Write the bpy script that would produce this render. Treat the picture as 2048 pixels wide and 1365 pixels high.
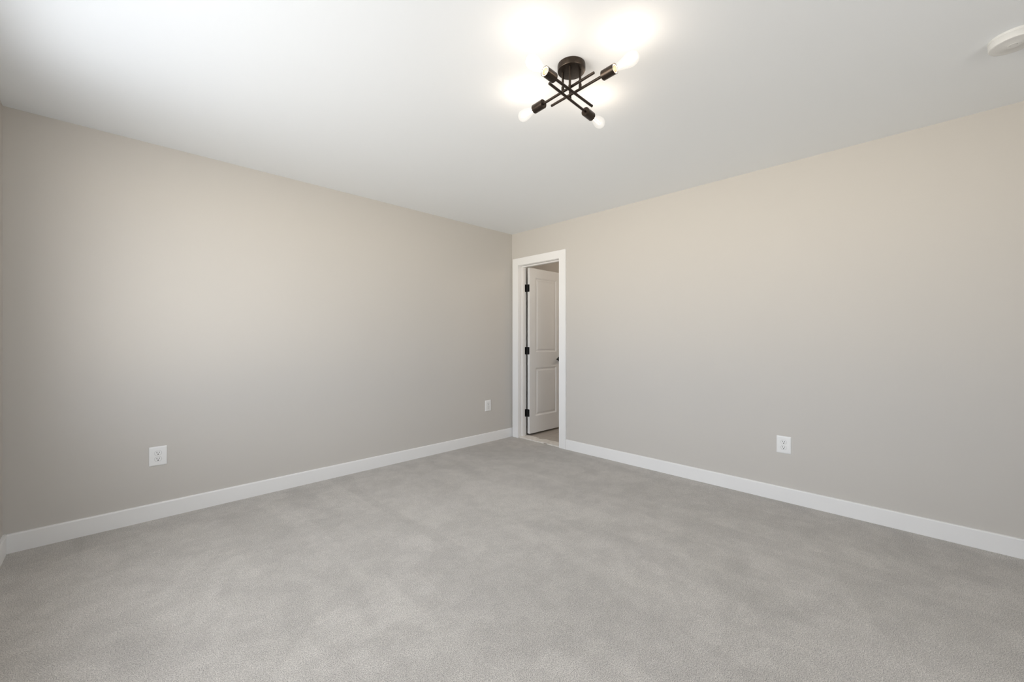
import bpy, bmesh, math
from mathutils import Vector, Matrix

S = bpy.context.scene
for o in list(bpy.data.objects): bpy.data.objects.remove(o)

# ------------------------------------------------------------------ camera
F_PX = 817.0; DIST = 4.947; CAM_H = 1.167; H = 2.44
FWD = Vector((.7015, .7127, 0)); RGT = Vector((.7127, -.7015, 0))
CAM = -FWD * DIST + Vector((0, 0, CAM_H))
cd = bpy.data.cameras.new('camera'); cam = bpy.data.objects.new('camera', cd); S.collection.objects.link(cam)
cd.sensor_width = 36; cd.lens = 36 * F_PX / 2048; cd.shift_y = -2.5 / 2048; cd.clip_start = .02
cam.matrix_world = Matrix((( RGT.x, 0, -FWD.x, CAM.x), (RGT.y, 0, -FWD.y, CAM.y), (0, 1, 0, CAM.z), (0, 0, 0, 1)))
S.camera = cam

# ------------------------------------------------------------------ view + world
vs = S.view_settings; vs.view_transform = 'Standard'; vs.look = 'None'; vs.gamma = 1; vs.use_curve_mapping = False
vs.exposure = 0.07
# daylight: open sky, sunlit land towards the horizon, and the ground close to the house, dimmed to even out the ceiling
SKY = (7.9, 8.4, 9.2)
HIGH = (5.0, 5.2, 5.5)    # high sky, dimmed to darken the carpet near the window
LAND = (13.0, 12.3, 11.1)
NEAR = (3.9, 4.0, 4.15)
SIDE = .6           # outside dimmed towards -y so the left wall gets less light
w = bpy.data.worlds.new('daylight'); S.world = w; w.use_nodes = True
nt = w.node_tree; nt.nodes.clear()
out = nt.nodes.new('ShaderNodeOutputWorld'); bg = nt.nodes.new('ShaderNodeBackground')
tc = nt.nodes.new('ShaderNodeTexCoord'); sx = nt.nodes.new('ShaderNodeSeparateXYZ')
mr = nt.nodes.new('ShaderNodeMapRange'); mr.inputs['From Min'].default_value = -.06; mr.inputs['From Max'].default_value = .06
mx = nt.nodes.new('ShaderNodeMix'); mx.data_type = 'RGBA'
mg = nt.nodes.new('ShaderNodeMix'); mg.data_type = 'RGBA'
mr2 = nt.nodes.new('ShaderNodeMapRange'); mr2.inputs['From Min'].default_value = -.55; mr2.inputs['From Max'].default_value = -.2
mg.inputs[6].default_value = (*NEAR, 1); mg.inputs[7].default_value = (*LAND, 1); 
ms = nt.nodes.new('ShaderNodeMix'); ms.data_type = 'RGBA'; ms.inputs[6].default_value = (*SKY, 1); ms.inputs[7].default_value = (*HIGH, 1)
mr4 = nt.nodes.new('ShaderNodeMapRange'); mr4.inputs['From Min'].default_value = .25; mr4.inputs['From Max'].default_value = .65
L = nt.links.new
L(tc.outputs['Generated'], sx.inputs[0]); L(sx.outputs['Z'], mr.inputs['Value']); L(mr.outputs[0], mx.inputs[0])
L(sx.outputs['Z'], mr2.inputs['Value']); L(mr2.outputs[0], mg.inputs[0]); L(mg.outputs[2], mx.inputs[6])
L(sx.outputs['Z'], mr4.inputs['Value']); L(mr4.outputs[0], ms.inputs[0]); L(ms.outputs[2], mx.inputs[7])
mr3 = nt.nodes.new('ShaderNodeMapRange'); mr3.inputs['From Min'].default_value = -.85; mr3.inputs['From Max'].default_value = -.2
mr3.inputs['To Min'].default_value = SIDE; mr3.inputs['To Max'].default_value = 1
L(sx.outputs['Y'], mr3.inputs['Value']); L(mr3.outputs[0], bg.inputs[1]); L(mx.outputs[2], bg.inputs[0]); L(bg.outputs[0], out.inputs[0])

# room: corner at origin, left wall y=0 running to x=-RX, right wall x=0 running to y=-RY
RX, RY, TH = 3.886, 4.738, .12
WY0, WY1, WZ0, WZ1 = -.75, -2.75, .75, 2.15
REVEAL = .10
BX0, BX1, BZ0, BZ1 = -2.9, -1.9, .80, 2.05             # smaller window added behind the camera as fill light
def portal(loc, rot, sx_, sy_):
    pl = bpy.data.lights.new('window_daylight', 'AREA'); pl.shape = 'RECTANGLE'; pl.size = sx_; pl.size_y = sy_; pl.cycles.is_portal = True
    po = bpy.data.objects.new('window_daylight', pl); S.collection.objects.link(po); po.location = loc; po.rotation_euler = rot
portal((-RX - REVEAL - .03, (WY0 + WY1) / 2, (WZ0 + WZ1) / 2), (math.pi / 2, 0, -math.pi / 2), WY0 - WY1, WZ1 - WZ0)
portal(((BX0 + BX1) / 2, -RY - TH - .03, (BZ0 + BZ1) / 2), (math.pi / 2, 0, 0), BX1 - BX0, BZ1 - BZ0)  # portal of the added fill window

# ------------------------------------------------------------------ materials
def mat(name, col, rough=.6, metal=0., spec=.5, noise=None, bump=None, alpha=None):
    """noise=(scale, amount) varies the base colour, bump=(scale, strength, distance)"""
    m = bpy.data.materials.new(name); m.use_nodes = True; n = m.node_tree; b = n.nodes['Principled BSDF']
    b.inputs['Base Color'].default_value = (*col, 1); b.inputs['Roughness'].default_value = rough
    b.inputs['Metallic'].default_value = metal; b.inputs['Specular IOR Level'].default_value = spec
    t = n.nodes.new('ShaderNodeTexCoord')
    if noise:
        nz = n.nodes.new('ShaderNodeTexNoise'); nz.inputs['Scale'].default_value = noise[0]; nz.inputs['Detail'].default_value = 3
        cr = n.nodes.new('ShaderNodeValToRGB'); a = noise[1]
        cr.color_ramp.elements[0].position = .3; cr.color_ramp.elements[1].position = .7
        cr.color_ramp.elements[0].color = (*[c * (1 - a) for c in col], 1)
        cr.color_ramp.elements[1].color = (*[min(1, c * (1 + a)) for c in col], 1)
        n.links.new(t.outputs['Object'], nz.inputs['Vector']); n.links.new(nz.outputs[0], cr.inputs[0])
        n.links.new(cr.outputs[0], b.inputs['Base Color'])
    if bump:
        nb = n.nodes.new('ShaderNodeTexNoise'); nb.inputs['Scale'].default_value = bump[0]; nb.inputs['Detail'].default_value = 4
        bp = n.nodes.new('ShaderNodeBump'); bp.inputs['Strength'].default_value = bump[1]; bp.inputs['Distance'].default_value = bump[2]
        n.links.new(t.outputs['Object'], nb.inputs['Vector']); n.links.new(nb.outputs[0], bp.inputs['Height'])
        n.links.new(bp.outputs[0], b.inputs['Normal'])
    return m

M_wall = mat('greige_wall_paint', (.62, .592, .552), .75, spec=.3, noise=(1.2, .006), bump=(260, .12, .0006))
M_ceil = mat('white_ceiling_paint', (.90, .925, .945), .9, spec=.2, bump=(220, .1, .0005))
M_trim = mat('white_semigloss_trim', (.90, .895, .885), .38, bump=(40, .03, .0005))
M_door = mat('white_door_paint', (.82, .815, .80), .42, bump=(90, .05, .0004))
M_plast = mat('white_plastic', (.88, .88, .87), .35, bump=(300, .02, .0002))
M_black = mat('matte_black_hardware', (.012, .012, .012), .45, .3, bump=(200, .04, .0002))
M_dark = mat('dark_slot', (.02, .02, .02), .8)
M_bronze = mat('dark_bronze_metal', (.055, .042, .033), .34, .85, noise=(60, .15), bump=(400, .04, .0002))
M_det = mat('off_white_detector_plastic', (.76, .76, .745), .5, bump=(300, .02, .0002))
M_brass = mat('bulb_brass_base', (.75, .55, .35), .3, 1.)
M_porc = mat('white_socket_liner', (.8, .74, .64), .5)
M_marble = mat('pale_marble_threshold', (.80, .76, .70), .4, noise=(22, .12), bump=(60, .2, .002))
M_steel = mat('brushed_steel', (.6, .6, .58), .3, 1.)

def carpet_mat():
    m = bpy.data.materials.new('grey_plush_carpet'); m.use_nodes = True; n = m.node_tree; b = n.nodes['Principled BSDF']
    l = n.links.new; N = n.nodes.new
    t = N('ShaderNodeTexCoord')
    def noise(scale, det=3, rough=.5, vec=None, dist=0):
        q = N('ShaderNodeTexNoise'); q.inputs['Scale'].default_value = scale; q.inputs['Detail'].default_value = det
        q.inputs['Roughness'].default_value = rough; q.inputs['Distortion'].default_value = dist
        l(vec or t.outputs['Object'], q.inputs['Vector']); return q.outputs[0]
    def mp(v, a, b_, c, d):
        q = N('ShaderNodeMapRange'); q.interpolation_type = 'SMOOTHSTEP'
        for k, x in zip(('From Min', 'From Max', 'To Min', 'To Max'), (a, b_, c, d)): q.inputs[k].default_value = x
        l(v, q.inputs['Value']); return q.outputs[0]
    def mul(a, b_):
        q = N('ShaderNodeMath'); q.operation = 'MULTIPLY'; l(a, q.inputs[0]); l(b_, q.inputs[1]); return q.outputs[0]
    # nap brushed one way or the other: broad blotches plus vacuum strokes running off the left wall
    mpn = N('ShaderNodeMapping'); mpn.inputs['Rotation'].default_value = (0, 0, math.radians(8)); mpn.inputs['Scale'].default_value = (2.6, .5, 1)
    l(t.outputs['Object'], mpn.inputs[0])
    stroke = mp(noise(1.0, 2, .5, mpn.outputs[0], .6), .47, .53, .972, 1.028)
    blot = mp(noise(2.2, 5, .65, None, .8), .43, .57, .963, 1.037)
    blot2 = mp(noise(8, 4, .7), .40, .60, .96, 1.04)
    tuft = mul(mp(noise(300, 2, .7), .32, .62, .50, 1.22), mp(noise(140, 2, .6), .35, .65, .93, 1.07))
    fine = mp(noise(45, 3, .7), .35, .65, .97, 1.03)
    # one pale pressed spot in the pile
    sb = N('ShaderNodeVectorMath'); sb.operation = 'DISTANCE'; l(t.outputs['Object'], sb.inputs[0]); sb.inputs[1].default_value = (-2.414, -1.890, 0)
    wob = N('ShaderNodeMath'); wob.operation = 'MULTIPLY_ADD'; l(noise(25), wob.inputs[0]); wob.inputs[1].default_value = .035; l(sb.outputs['Value'], wob.inputs[2])
    blot = mul(blot, mp(wob.outputs[0], .045, .068, 1.09, 1.0))
    v = mul(mul(mul(stroke, blot), mul(blot2, fine)), tuft)
    hue = N('ShaderNodeMix'); hue.data_type = 'RGBA'
    hue.inputs[6].default_value = (.545, .520, .482, 1); hue.inputs[7].default_value = (.555, .526, .497, 1)
    l(noise(2.3), hue.inputs[0])
    vm = N('ShaderNodeVectorMath'); vm.operation = 'SCALE'; l(hue.outputs[2], vm.inputs[0]); l(v, vm.inputs['Scale'])
    l(vm.outputs[0], b.inputs['Base Color'])
    b.inputs['Roughness'].default_value = 1; b.inputs['Specular IOR Level'].default_value = .05
    b.inputs['Sheen Weight'].default_value = .15; b.inputs['Sheen Roughness'].default_value = .6
    bp = N('ShaderNodeBump'); bp.inputs['Strength'].default_value = .55; bp.inputs['Distance'].default_value = .004
    l(noise(300, 2, .7), bp.inputs['Height']); l(bp.outputs[0], b.inputs['Normal'])
    return m
M_carpet = carpet_mat()

def tile_mat():
    m = bpy.data.materials.new('beige_stone_tile'); m.use_nodes = True; n = m.node_tree; b = n.nodes['Principled BSDF']
    t = n.nodes.new('ShaderNodeTexCoord'); br = n.nodes.new('ShaderNodeTexBrick')
    br.inputs['Scale'].default_value = 1; br.inputs['Brick Width'].default_value = .6; br.inputs['Row Height'].default_value = .3
    br.inputs['Mortar Size'].default_value = .003
    br.inputs['Color1'].default_value = (.46, .41, .36, 1); br.inputs['Color2'].default_value = (.49, .44, .385, 1)
    br.inputs['Mortar'].default_value = (.30, .27, .25, 1)
    nz = n.nodes.new('ShaderNodeTexNoise'); nz.inputs['Scale'].default_value = 9; nz.inputs['Detail'].default_value = 6
    mp = n.nodes.new('ShaderNodeMapping'); mp.inputs['Scale'].default_value = (1, 6, 1)
    mm = n.nodes.new('ShaderNodeMix'); mm.data_type = 'RGBA'; mm.blend_type = 'OVERLAY'; mm.inputs[0].default_value = .25
    l = n.links.new
    l(t.outputs['Object'], br.inputs[0]); l(t.outputs['Object'], mp.inputs[0]); l(mp.outputs[0], nz.inputs[0])
    l(br.outputs[0], mm.inputs[6]); l(nz.outputs[0], mm.inputs[7]); l(mm.outputs[2], b.inputs[0]); b.inputs['Roughness'].default_value = .45
    return m
M_tile = tile_mat()

def clear_glass(name, glow=None, gloss=.06):
    """thin clear glass; lit bulbs also give off light from the envelope"""
    m = bpy.data.materials.new(name); m.use_nodes = True; n = m.node_tree; n.nodes.clear(); l = n.links.new; N = n.nodes.new
    o = N('ShaderNodeOutputMaterial'); tr = N('ShaderNodeBsdfTransparent'); gl = N('ShaderNodeBsdfGlossy'); gl.inputs['Roughness'].default_value = .05
    lw = N('ShaderNodeLayerWeight'); lw.inputs['Blend'].default_value = .5
    pw = N('ShaderNodeMath'); pw.operation = 'POWER'; pw.inputs[1].default_value = 5; l(lw.outputs['Facing'], pw.inputs[0])
    mr_ = N('ShaderNodeMapRange'); mr_.inputs['To Min'].default_value = .02; mr_.inputs['To Max'].default_value = .35; l(pw.outputs[0], mr_.inputs['Value'])
    m1 = N('ShaderNodeMixShader'); l(mr_.outputs[0], m1.inputs[0]); l(tr.outputs[0], m1.inputs[1]); l(gl.outputs[0], m1.inputs[2])
    if glow:
        em = N('ShaderNodeEmission'); em.inputs[0].default_value = (*glow[0], 1); em.inputs[1].default_value = glow[1]
        inv = N('ShaderNodeMapRange'); inv.inputs['To Min'].default_value = glow[1]; inv.inputs['To Max'].default_value = 0
        l(lw.outputs['Facing'], inv.inputs['Value']); l(inv.outputs[0], em.inputs[1])
        ad = N('ShaderNodeAddShader'); l(m1.outputs[0], ad.inputs[0]); l(em.outputs[0], ad.inputs[1]); l(ad.outputs[0], o.inputs[0])
    else: l(m1.outputs[0], o.inputs[0])
    return m
M_glass = clear_glass('window_glass')
M_bulb = clear_glass('lit_bulb_glass', ((1, .93, .82), .20))
def emis(name, col, s):
    m = bpy.data.materials.new(name); m.use_nodes = True; n = m.node_tree; n.nodes.clear()
    o = n.nodes.new('ShaderNodeOutputMaterial'); e = n.nodes.new('ShaderNodeEmission'); e.inputs[0].default_value = (*col, 1); e.inputs[1].default_value = s
    n.links.new(e.outputs[0], o.inputs[0]); return m
M_fil = emis('glowing_filament', (1, .85, .6), 6)

# ------------------------------------------------------------------ mesh helpers
def box(bm, a, b):
    lo = [min(p, q) for p, q in zip(a, b)]; hi = [max(p, q) for p, q in zip(a, b)]
    v = [bm.verts.new((x, y, z)) for z in (lo[2], hi[2]) for y in (lo[1], hi[1]) for x in (lo[0], hi[0])]
    for f in ((0, 2, 3, 1), (4, 5, 7, 6), (0, 1, 5, 4), (2, 6, 7, 3), (0, 4, 6, 2), (1, 3, 7, 5)): bm.faces.new([v[i] for i in f])
def lathe(bm, prof, seg=48, mtx=Matrix()):
    """prof: (radius, height) pairs round local z"""
    rings = []
    for r, h in prof:
        if r < 1e-6: rings.append([bm.verts.new(mtx @ Vector((0, 0, h)))])
        else: rings.append([bm.verts.new(mtx @ Vector((r * math.cos(6.2831853 * i / seg), r * math.sin(6.2831853 * i / seg), h))) for i in range(seg)])
    for a, b in zip(rings, rings[1:]):
        for i in range(seg):
            j = (i + 1) % seg
            if len(a) == 1 and len(b) == 1: continue
            if len(a) == 1: bm.faces.new((a[0], b[j], b[i]))
            elif len(b) == 1: bm.faces.new((a[i], a[j], b[0]))
            else: bm.faces.new((a[i], a[j], b[j], b[i]))
def prism(bm, outline, d0, d1, mtx=Matrix()):
    """outline in local xy, extruded d0..d1 along local z"""
    a = [bm.verts.new(mtx @ Vector((x, y, d0))) for x, y in outline]; b = [bm.verts.new(mtx @ Vector((x, y, d1))) for x, y in outline]
    n = len(a); bm.faces.new(a[::-1]); bm.faces.new(b)
    for i in range(n): bm.faces.new((a[i], a[(i + 1) % n], b[(i + 1) % n], b[i]))
def rrect(w_, h_, r, seg=5, cx=0, cy=0):
    pts = []
    for sx_, sy_, a0 in ((1, 1, 0), (-1, 1, 90), (-1, -1, 180), (1, -1, 270)):
        for k in range(seg + 1):
            a = math.radians(a0 + 90 * k / seg)
            pts.append((cx + sx_ * (w_ / 2 - r) + r * math.cos(a), cy + sy_ * (h_ / 2 - r) + r * math.sin(a)))
    return pts
def obj(name, bm, m, parent=None, bevel=0, smooth=False, seg=2):
    bmesh.ops.recalc_face_normals(bm, faces=bm.faces)
    me = bpy.data.meshes.new(name); bm.to_mesh(me); bm.free(); me.materials.append(m)
    o = bpy.data.objects.new(name, me); S.collection.objects.link(o); o.parent = parent
    if bevel:
        b = o.modifiers.new('bevel', 'BEVEL'); b.width = bevel; b.segments = seg; b.limit_method = 'ANGLE'; b.angle_limit = math.radians(40)
    if smooth:
        for p in me.polygons: p.use_smooth = True
        me.set_sharp_from_angle(angle=math.radians(35))
    return o
def tag(o, label, cat, group=None, kind=None):
    o['label'] = label; o['category'] = cat
    if group: o['group'] = group
    if kind: o['kind'] = kind
    return o
def struct(name, bm, m, label, cat, bevel=0): return tag(obj(name, bm, m, None, bevel), label, cat, kind='structure')
def thing(name, label, cat, loc, group=None):
    o = bpy.data.objects.new(name, None); S.collection.objects.link(o); o.location = loc; o.empty_display_size = .05
    return tag(o, label, cat, group)
def boxes(*bs):
    bm = bmesh.new()
    for a, b in bs: box(bm, a, b)
    return bm

# ------------------------------------------------------------------ room shell
OY0, OY1, OZ = -.12, -.735, 2.044                      # finished doorway opening in the right wall
struct('floor', boxes(((-RX - TH, TH, -.15), (0, -RY - TH, 0))), M_carpet, 'light grey plush carpet covering the whole bedroom floor', 'carpet floor')
struct('ceiling', boxes(((-RX - .2, TH, H), (TH, -RY - TH, H + .12))), M_ceil, 'smooth white bedroom ceiling around the bronze light fixture', 'ceiling')
struct('wall_left', boxes(((-RX, 0, 0), (TH, TH, H))), M_wall, 'greige wall on the left with two white outlets', 'wall')
J = .02
struct('wall_right', boxes(((0, 0, 0), (TH, OY0 + J, H)), ((0, OY0 + J, OZ + J), (TH, OY1 - J, H)), ((0, OY1 - J, 0), (TH, -RY, H))), M_wall,
       'greige wall on the right holding the white doorway', 'wall')
struct('wall_back', boxes(((-RX - .2, -RY, 0), (BX0, -RY - TH, H)), ((BX1, -RY, 0), (TH, -RY - TH, H)), ((BX0, -RY, 0), (BX1, -RY - TH, BZ0)), ((BX0, -RY, BZ1), (BX1, -RY - TH, H))), M_wall, 'greige wall behind the camera, opposite the left wall', 'wall')
X0, X1 = -RX - REVEAL, -RX
struct('wall_window', boxes(((X0, TH, 0), (X1, WY0, H)), ((X0, WY0, 0), (X1, WY1, WZ0)), ((X0, WY0, WZ1), (X1, WY1, H)), ((X0, WY1, 0), (X1, -RY, H))), M_wall,
       'greige wall sliver at the far left edge of the photo', 'wall')
# baseboards, flat with an eased top edge
BH, BT = .104, .015
def baseboard(name, a, b, nrm, label):
    """runs a->b on the wall, nrm points into the room"""
    d = Vector((b[0] - a[0], b[1] - a[1], 0)); ln = d.length; d.normalize(); n_ = Vector((*nrm, 0))
    m = Matrix(((n_.x, 0, d.x, a[0]), (n_.y, 0, d.y, a[1]), (0, 1, 0, 0), (0, 0, 0, 1)))
    bm = bmesh.new(); prism(bm, [(0, -.004), (BT, -.004), (BT, BH - .006), (BT - .002, BH - .002), (BT - .006, BH), (0, BH)], 0, ln, m)
    return struct(name, bm, M_trim, label, 'baseboard')
baseboard('baseboard_left', (-RX + BT, 0), (-.0001, 0), (0, -1), 'white flat baseboard along the foot of the left wall')
baseboard('baseboard_right', (0, OY1 - .094), (0, -RY + BT), (-1, 0), 'white flat baseboard right of the doorway')
baseboard('baseboard_window', (-RX, 0), (-RX, -RY), (1, 0), 'short bit of white baseboard at the far left edge')
baseboard('baseboard_back', (-RX + BT, -RY), (0, -RY), (0, 1), 'white baseboard along the wall behind the camera')
# doorway: casing, jamb with stop, threshold
CT = .017
bm = bmesh.new(); box(bm, (-CT, OY0 + .092, -.003), (0, OY0 + .003, OZ + .090)); box(bm, (-CT, OY1 - .003, -.003), (0, OY1 - .092, OZ + .090))
box(bm, (-CT, OY0 + .003, OZ + .003), (0, OY1 - .003, OZ + .090))
struct('trim_1', bm, M_trim, 'flat white casing framing the narrow doorway', 'door casing', .0015)
JX = TH + .006
bm = bmesh.new()
box(bm, (0, OY0 + J, 0), (JX, OY0, OZ + J)); box(bm, (0, OY1, 0), (JX, OY1 - J, OZ + J)); box(bm, (0, OY0, OZ), (JX, OY1, OZ + J))
box(bm, (.045, OY0, 0), (.088, OY0 - .011, OZ)); box(bm, (.045, OY1, 0), (.088, OY1 + .011, OZ)); box(bm, (.045, OY0 - .011, OZ), (.088, OY1 + .011, OZ - .011))
struct('trim_2', bm, M_trim, 'white door jamb with a thin stop strip inside the doorway', 'door jamb', .001)
bm = bmesh.new()
edge = [(-.004, OY0), (-.004, -.505), (.006, -.522), (.004, -.548), (-.004, -.560), (-.004, OY1), (.138, OY1), (.136, -.60), (.126, -.50), (.134, -.43), (.122, -.395), (.094, -.375),
        (.088, -.340), (.096, -.312), (.124, -.300), (.136, -.268), (.128, -.20), (.134, OY0)]
prism(bm, edge, .0082, .0135)
box(bm, (-.003, OY0, -.01), (.004, -.505, .011)); box(bm, (-.003, -.560, -.01), (.004, OY1, .011))
prism(bm, [(.112 + .011 * math.cos(a_), -.322 + .014 * math.sin(a_)) for a_ in [k * math.pi / 5 for k in range(10)]], .0082, .0150)
struct('trim_3', bm, M_marble, 'pale stone threshold with a broken edge between carpet and tile', 'threshold', .0012)
# adjoining room
BX, BY = 2.3, -1.9
struct('floor_tiled', boxes(((TH + .004, .12, -.15), (BX, BY, .008)), ((.004, OY0, -.15), (TH + .004, OY1, .008))), M_tile, 'beige stone tile floor seen through the doorway', 'tile floor')
struct('wall_adjoining', boxes(((BX, .12, 0), (BX + .1, BY, H)), ((TH, -.05, 0), (BX, .12, H)), ((TH, BY - .1, 0), (BX, BY, H))), M_wall,
       'shaded wall of the next room above the open door', 'wall')
struct('ceiling_adjoining', boxes(((TH, .12, H), (BX, BY, H + .1))), M_ceil, 'ceiling of the room beyond the doorway', 'ceiling')

# ------------------------------------------------------------------ window (left of the camera, outside the frame)
bm = bmesh.new(); fx0, fx1 = X0 - .0, X0 + .05; fw = .045
wm = (WY0 + WY1) / 2
for y0, y1 in ((WY0, WY0 - fw), (WY1 + fw, WY1), (wm + .03, wm - .03)): box(bm, (fx0, y0, WZ0), (fx1, y1, WZ1))
for z0, z1 in ((WZ0, WZ0 + fw), (WZ1 - fw, WZ1)):
    box(bm, (fx0, WY0 - fw, z0), (fx1, wm + .03, z1)); box(bm, (fx0, wm - .03, z0), (fx1, WY1 + fw, z1))
win = struct('window_1', bm, M_trim, 'white framed double window in the wall left of the camera', 'window', .002)
bm = bmesh.new(); box(bm, (X0 + .02, WY0 - fw, WZ0 + fw), (X0 + .024, wm + .03, WZ1 - fw)); box(bm, (X0 + .02, wm - .03, WZ0 + fw), (X0 + .024, WY1 + fw, WZ1 - fw))
obj('window_pane', bm, M_glass, win)
bm = bmesh.new(); box(bm, (X0 + .05, WY0, WZ0), (X1 + .03, WY1, WZ0 + .02)); obj('window_sill', bm, M_trim, win, .003)

yo = -RY - TH  # unseen window, added to lift the ceiling and the dark end of the left wall
bm = bmesh.new()
for x0, x1 in ((BX0, BX0 + fw), (BX1 - fw, BX1)): box(bm, (x0, yo, BZ0), (x1, yo + .05, BZ1))
for z0, z1 in ((BZ0, BZ0 + fw), (BZ1 - fw, BZ1), ((BZ0 + BZ1) / 2 - .02, (BZ0 + BZ1) / 2 + .02)): box(bm, (BX0 + fw, yo, z0), (BX1 - fw, yo + .05, z1))
fill_win = struct('fill_window', bm, M_trim, 'white framed window added in the wall behind the camera as fill light', 'window', .002)
obj('window_pane', boxes(((BX0 + fw, yo + .02, BZ0 + fw), (BX1 - fw, yo + .024, BZ1 - fw))), M_glass, fill_win)
obj('window_sill', boxes(((BX0, yo + .05, BZ0), (BX1, -RY + .03, BZ0 + .02))), M_trim, fill_win, .003)

# ------------------------------------------------------------------ door, open 90 degrees into the next room
DX0, DY, DT, DW, DZ0, DZ1 = .130, -.137, .035, .61, .034, 2.035
def door_leaf():
    bm = bmesh.new()
    xs = [0, .105, DW - .105, DW]; zs = [DZ0, .235, .825, 1.013, 1.925, DZ1]
    for side, yo in ((-1, DY - DT), (1, DY)):
        def P(x, d, z): return bm.verts.new((DX0 + x, yo - side * d, z))
        for i in range(3):
            for k in range(5):
                x0, x1, z0, z1 = xs[i], xs[i + 1], zs[k], zs[k + 1]
                if i == 1 and k in (1, 3):   # recessed moulding, then raised field
                    rings = []
                    for ins, dep in ((0, 0), (.006, .004), (.014, .0095), (.024, .010), (.040, .003)):
                        rings.append([P(x0 + ins, dep, z0 + ins), P(x1 - ins, dep, z0 + ins), P(x1 - ins, dep, z1 - ins), P(x0 + ins, dep, z1 - ins)])
                    for a, b in zip(rings, rings[1:]):
                        for q in range(4): bm.faces.new((a[q], a[(q + 1) % 4], b[(q + 1) % 4], b[q]))
                    bm.faces.new(rings[-1])
                else: bm.faces.new((P(x0, 0, z0), P(x1, 0, z0), P(x1, 0, z1), P(x0, 0, z1)))
    def R(*p): bm.faces.new([bm.verts.new(q) for q in p])
    a, b = DX0, DX0 + DW; c, d = DY - DT, DY
    R((a, c, DZ0), (a, d, DZ0), (a, d, DZ1), (a, c, DZ1)); R((b, c, DZ0), (b, d, DZ0), (b, d, DZ1), (b, c, DZ1))
    R((a, c, DZ0), (b, c, DZ0), (b, d, DZ0), (a, d, DZ0)); R((a, c, DZ1), (b, c, DZ1), (b, d, DZ1), (a, d, DZ1))
    bmesh.ops.remove_doubles(bm, verts=bm.verts, dist=1e-5)
    return bm
door = struct('door_1', door_leaf(), M_door, 'white two-panel door standing open beyond the narrow doorway', 'door')
for z in (1.791, 1.034, .282):
    bm = bmesh.new()
    # knuckle barrel, jamb leaf, door-edge leaf
    lathe(bm, [(0, -.048), (.004, -.047), (.0068, -.044), (.0068, .044), (.004, .047), (0, .048)], 16, Matrix.Translation((.131, -.1285, z)))
    mj = Matrix(((1, 0, 0, .114), (0, 0, -1, OY0 - .0002), (0, 1, 0, z), (0, 0, 0, 1)))
    prism(bm, rrect(.036, .089, .008), 0, .0025, mj)
    md = Matrix(((0, 0, -1, DX0 - .0002), (1, 0, 0, DY - .015), (0, 1, 0, z), (0, 0, 0, 1)))
    prism(bm, rrect(.033, .089, .008), 0, .0025, md)
    obj('hinge', bm, M_black, door, smooth=True)['label'] = 'black butt hinge'
hx, hz = .685, .918
bm = bmesh.new()
for s, y in ((-1, DY - DT), (1, DY)):
    m = Matrix.Translation((hx, y, hz)) @ Matrix.Rotation(math.pi / 2 * (1 if s < 0 else -1), 4, 'X')
    lathe(bm, [(0, 0), (.029, 0), (.029, .006), (.027, .008), (.011, .009), (.010, .045), (.010, .055), (0, .056)], 32, m)
    prism(bm, rrect(.115, .018, .008, cx=-.045), .042, .054, m)
obj('door_handle', bm, M_black, door, smooth=True)['label'] = 'black lever handle'

# ------------------------------------------------------------------ outlets
def outlet(label, loc, rotz):
    """local: plate in xz plane, facing -y"""
    t = thing('electrical_outlet', label, 'outlet', loc, 'white duplex outlets low on the walls'); t.rotation_euler.z = rotz
    F = Matrix(((1, 0, 0, 0), (0, 0, -1, 0), (0, 1, 0, 0), (0, 0, 0, 1)))       # local z of prism -> -y
    W, Hh = .090, .124
    # plate with two round-sided openings is made as bevelled slab; receptacle faces stand proud of it
    bm = bmesh.new(); rings = []
    for ins, d in ((0, 0), (0, .0025), (.0012, .0042), (.004, .0056), (.009, .0062)):
        rings.append([bm.verts.new(F @ Vector((x, y, d))) for x, y in rrect(W - 2 * ins, Hh - 2 * ins, max(.0035 - ins * .2, .001), 3)])
    for a, b in zip(rings, rings[1:]):
        for i in range(len(a)): bm.faces.new((a[i], a[(i + 1) % len(a)], b[(i + 1) % len(a)], b[i]))
    bm.faces.new(rings[-1]); obj('wall_plate', bm, M_plast, t, smooth=True)
    for cz in (.0195, -.0195):
        pts = []
        for k in range(40):
            a = 6.2831853 * k / 40; x, y = .0172 * math.cos(a), .0172 * math.sin(a); pts.append((x, max(-.0142, min(.0142, y)) + cz))
        bm = bmesh.new()
        prism(bm, pts, .0055, .0072, F)
        r = obj('receptacle', bm, M_plast, t, .0006)
        bm = bmesh.new()
        for sx_, hh in ((-.0064, .0085), (.0064, .0070)): prism(bm, rrect(.0026, hh, .0005, 2, sx_, cz + .0045), .0068, .00735, F)
        prism(bm, [(x, y + cz - .0072) for x, y in rrect(.0066, .0060, .0026, 4)], .0068, .00738, F)
        obj('slots', bm, M_dark, r)['label'] = 'dark plug slots'
        # shade of the gap around each face, painted as a grey ring
        bm = bmesh.new(); prism(bm, [(x * 1.07, (y - cz) * 1.07 + cz) for x, y in pts], .0050, .00635, F)
        obj('gap_shade', bm, mat_groove, r)['label'] = 'grey ring for the shaded gap around the receptacle'
    bm = bmesh.new(); lathe(bm, [(0, .0055), (.0032, .0055), (.003, .0072), (0, .0078)], 20, F)
    obj('screw', bm, M_plast, t, smooth=True)
    return t
mat_groove = mat('grey_gap_shade', (.45, .45, .44), .6)
outlet('white outlet on the left wall, the large one near the left edge', (-3.246, -.0002, .4076), 0)
outlet('small-looking white outlet on the left wall just left of the doorway', (-.3855, -.0002, .413), 0)
outlet('white outlet on the right wall, right of the doorway', (-.0002, -2.80, .408), -math.pi / 2)

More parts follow.
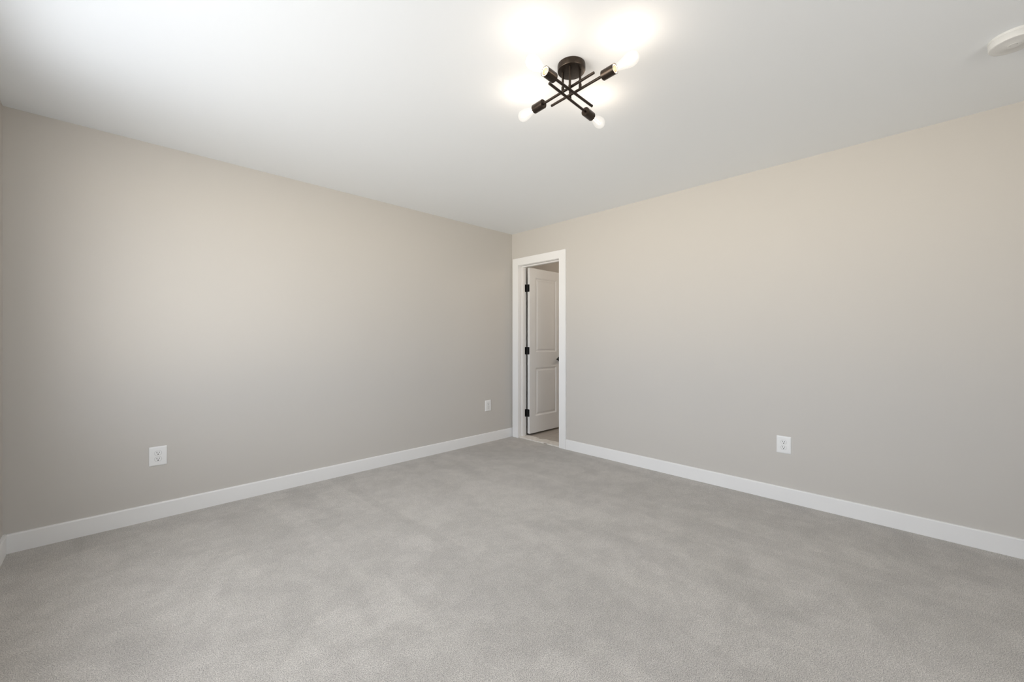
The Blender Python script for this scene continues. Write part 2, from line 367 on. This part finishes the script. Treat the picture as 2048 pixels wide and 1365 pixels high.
# ------------------------------------------------------------------ smoke detector
t = thing('smoke_detector', 'round white smoke detector on the ceiling at the right edge', 'smoke detector', (-.768, -3.782, H))
D = Matrix.Rotation(math.pi, 4, 'X')
bm = bmesh.new(); lathe(bm, [(0, 0), (.0738, 0), (.0738, .008), (.0728, .0095), (0, .0095)], 64, D); obj('mounting_base', bm, M_det, t, smooth=True)
bm = bmesh.new(); lathe(bm, [(.0722, .0095), (.0728, .0105), (.0724, .026), (.0718, .0320), (.0704, .0350), (.068, .0358), (.060, .0368), (.030, .0362), (.028, .0372), (.0, .0374)], 64, D)
obj('cover', bm, M_det, t, smooth=True)
bm = bmesh.new(); lathe(bm, [(.018, .0368), (.0205, .0370), (.020, .0382), (.017, .0386), (0, .0386)], 40, D); obj('test_button', bm, M_det, t, smooth=True)
for ang, r_ in ((123, .0139), (215, .0126)):
    a = math.radians(ang); bm = bmesh.new()
    lathe(bm, [(0, .0380), (.0013, .0380), (.0013, .0389), (0, .0389)], 12, D @ Matrix.Translation((r_ * math.cos(a), -r_ * math.sin(a), 0))); obj('indicator_hole', bm, M_dark, t)

# ------------------------------------------------------------------ ceiling light
FX = Vector((-1.9454, -2.369, H))
fix = thing('ceiling_light', 'dark bronze crossed-rod ceiling light with four lit bulbs', 'ceiling light', FX)
bm = bmesh.new(); lathe(bm, [(0, 0), (.0635, 0), (.0640, .003), (.0640, .026), (.0625, .0285), (.061, .029), (0, .029)], 64, D); obj('canopy', bm, M_bronze, fix, smooth=True)
ZA, ZB = -.135, -.117
rods = {  # blind end, socket end, height, stem point
    'A': ((.1485, -.0128), (-.149, -.0200), ZA, (-.002, -.0165)),
    'C': ((-.1367, .0186), (.1605, .0378), ZA, (.003, .0275)),
    'B': ((-.0330, -.1470), (-.0131, .1590), ZB, (-.0215, .030)),
    'D': ((.0295, .1450), (.0123, -.1617), ZB, (.0215, -.012)),
}
STEMS = {'A': (-.0345, -.0173), 'B': (-.0212, .0337), 'D': (.0194, -.0356), 'C': (.0276, .0292)}
def along(p, q, z):
    """frame with local z pointing p->q"""
    d = Vector((q[0] - p[0], q[1] - p[1], 0)).normalized(); u = Vector((0, 0, 1)); s = d.cross(u)
    return Matrix(((s.x, u.x, d.x, q[0]), (s.y, u.y, d.y, q[1]), (s.z, u.z, d.z, z), (0, 0, 0, 1)))
BULB = [(.0125, 0), (.0130, .006), (.0150, .016), (.0200, .032), (.0255, .050), (.0285, .064), (.0295, .075), (.0285, .086), (.0245, .096), (.0180, .103), (.0095, .107), (0, .1083)]
for k, (e0, e1, z, _) in rods.items():
    m = along(e0, e1, z); ln = math.dist(e0, e1)
    bm = bmesh.new(); lathe(bm, [(0, -ln), (.0050, -ln), (.0061, -ln + .0012), (.0061, .002)], 24, m); lathe(bm, [(.0061, .0015), (0, .0015)], 24, m); obj('rod', bm, M_bronze, fix, smooth=True)
    s = STEMS[k]; bm = bmesh.new()
    lathe(bm, [(0, -.028), (.0052, -.028), (.0052, z + .022), (.0070, z + .021), (.0070, z + .004), (0, z + .004)], 24, Matrix.Translation((s[0], s[1], 0))); obj('stem', bm, M_bronze, fix, smooth=True)
    bm = bmesh.new()
    lathe(bm, [(0, 0), (.0195, 0), (.0212, .002), (.0212, .064), (.0192, .064), (.0192, .018), (0, .018)], 40, m)
    sk = obj('socket', bm, M_bronze, fix, smooth=True)
    bm = bmesh.new(); lathe(bm, [(.0190, .024), (.0190, .0625), (.0150, .0625), (.0150, .024)], 32, m); o = obj('socket_liner', bm, M_porc, sk, smooth=True); o['label'] = 'pale inner sleeve'
    mb = m @ Matrix.Translation((0, 0, .060))
    bm = bmesh.new(); lathe(bm, [(r_, h_ * 1.06) for r_, h_ in BULB], 40, mb)
    b = obj('light_bulb', bm, M_bulb, fix, smooth=True); b['label'] = 'glowing clear pear-shaped bulb'
    bm = bmesh.new(); lathe(bm, [(.0125, -.025), (.0125, .004), (0, .005)], 24, mb); obj('screw_base', bm, M_brass, b, smooth=True)
    bm = bmesh.new()
    for q in range(4):
        a = q * math.pi / 2
        lathe(bm, [(0, .018), (.0011, .018), (.0011, .078), (0, .078)], 8, mb @ Matrix.Translation((.007 * math.cos(a), .007 * math.sin(a), 0)) @ Matrix.Rotation(.06, 4, 'X'))
    obj('filament', bm, M_fil, b)
    ld = bpy.data.lights.new('bulb_light', 'POINT'); ld.energy = .8; ld.color = (1, .84, .68); ld.shadow_soft_size = .012
    lo = bpy.data.objects.new('bulb_light', ld); S.collection.objects.link(lo); lo.parent = fix; lo.matrix_local = mb @ Matrix.Translation((0, 0, .062))

# lamp of the next room (out of sight beside its doorway)
nl = bpy.data.lights.new('next_room_lamp', 'POINT'); nl.energy = 11; nl.color = (1, .86, .72); nl.shadow_soft_size = .08
no = bpy.data.objects.new('next_room_lamp', nl); S.collection.objects.link(no); no.location = (1.3, -1.5, 2.2)
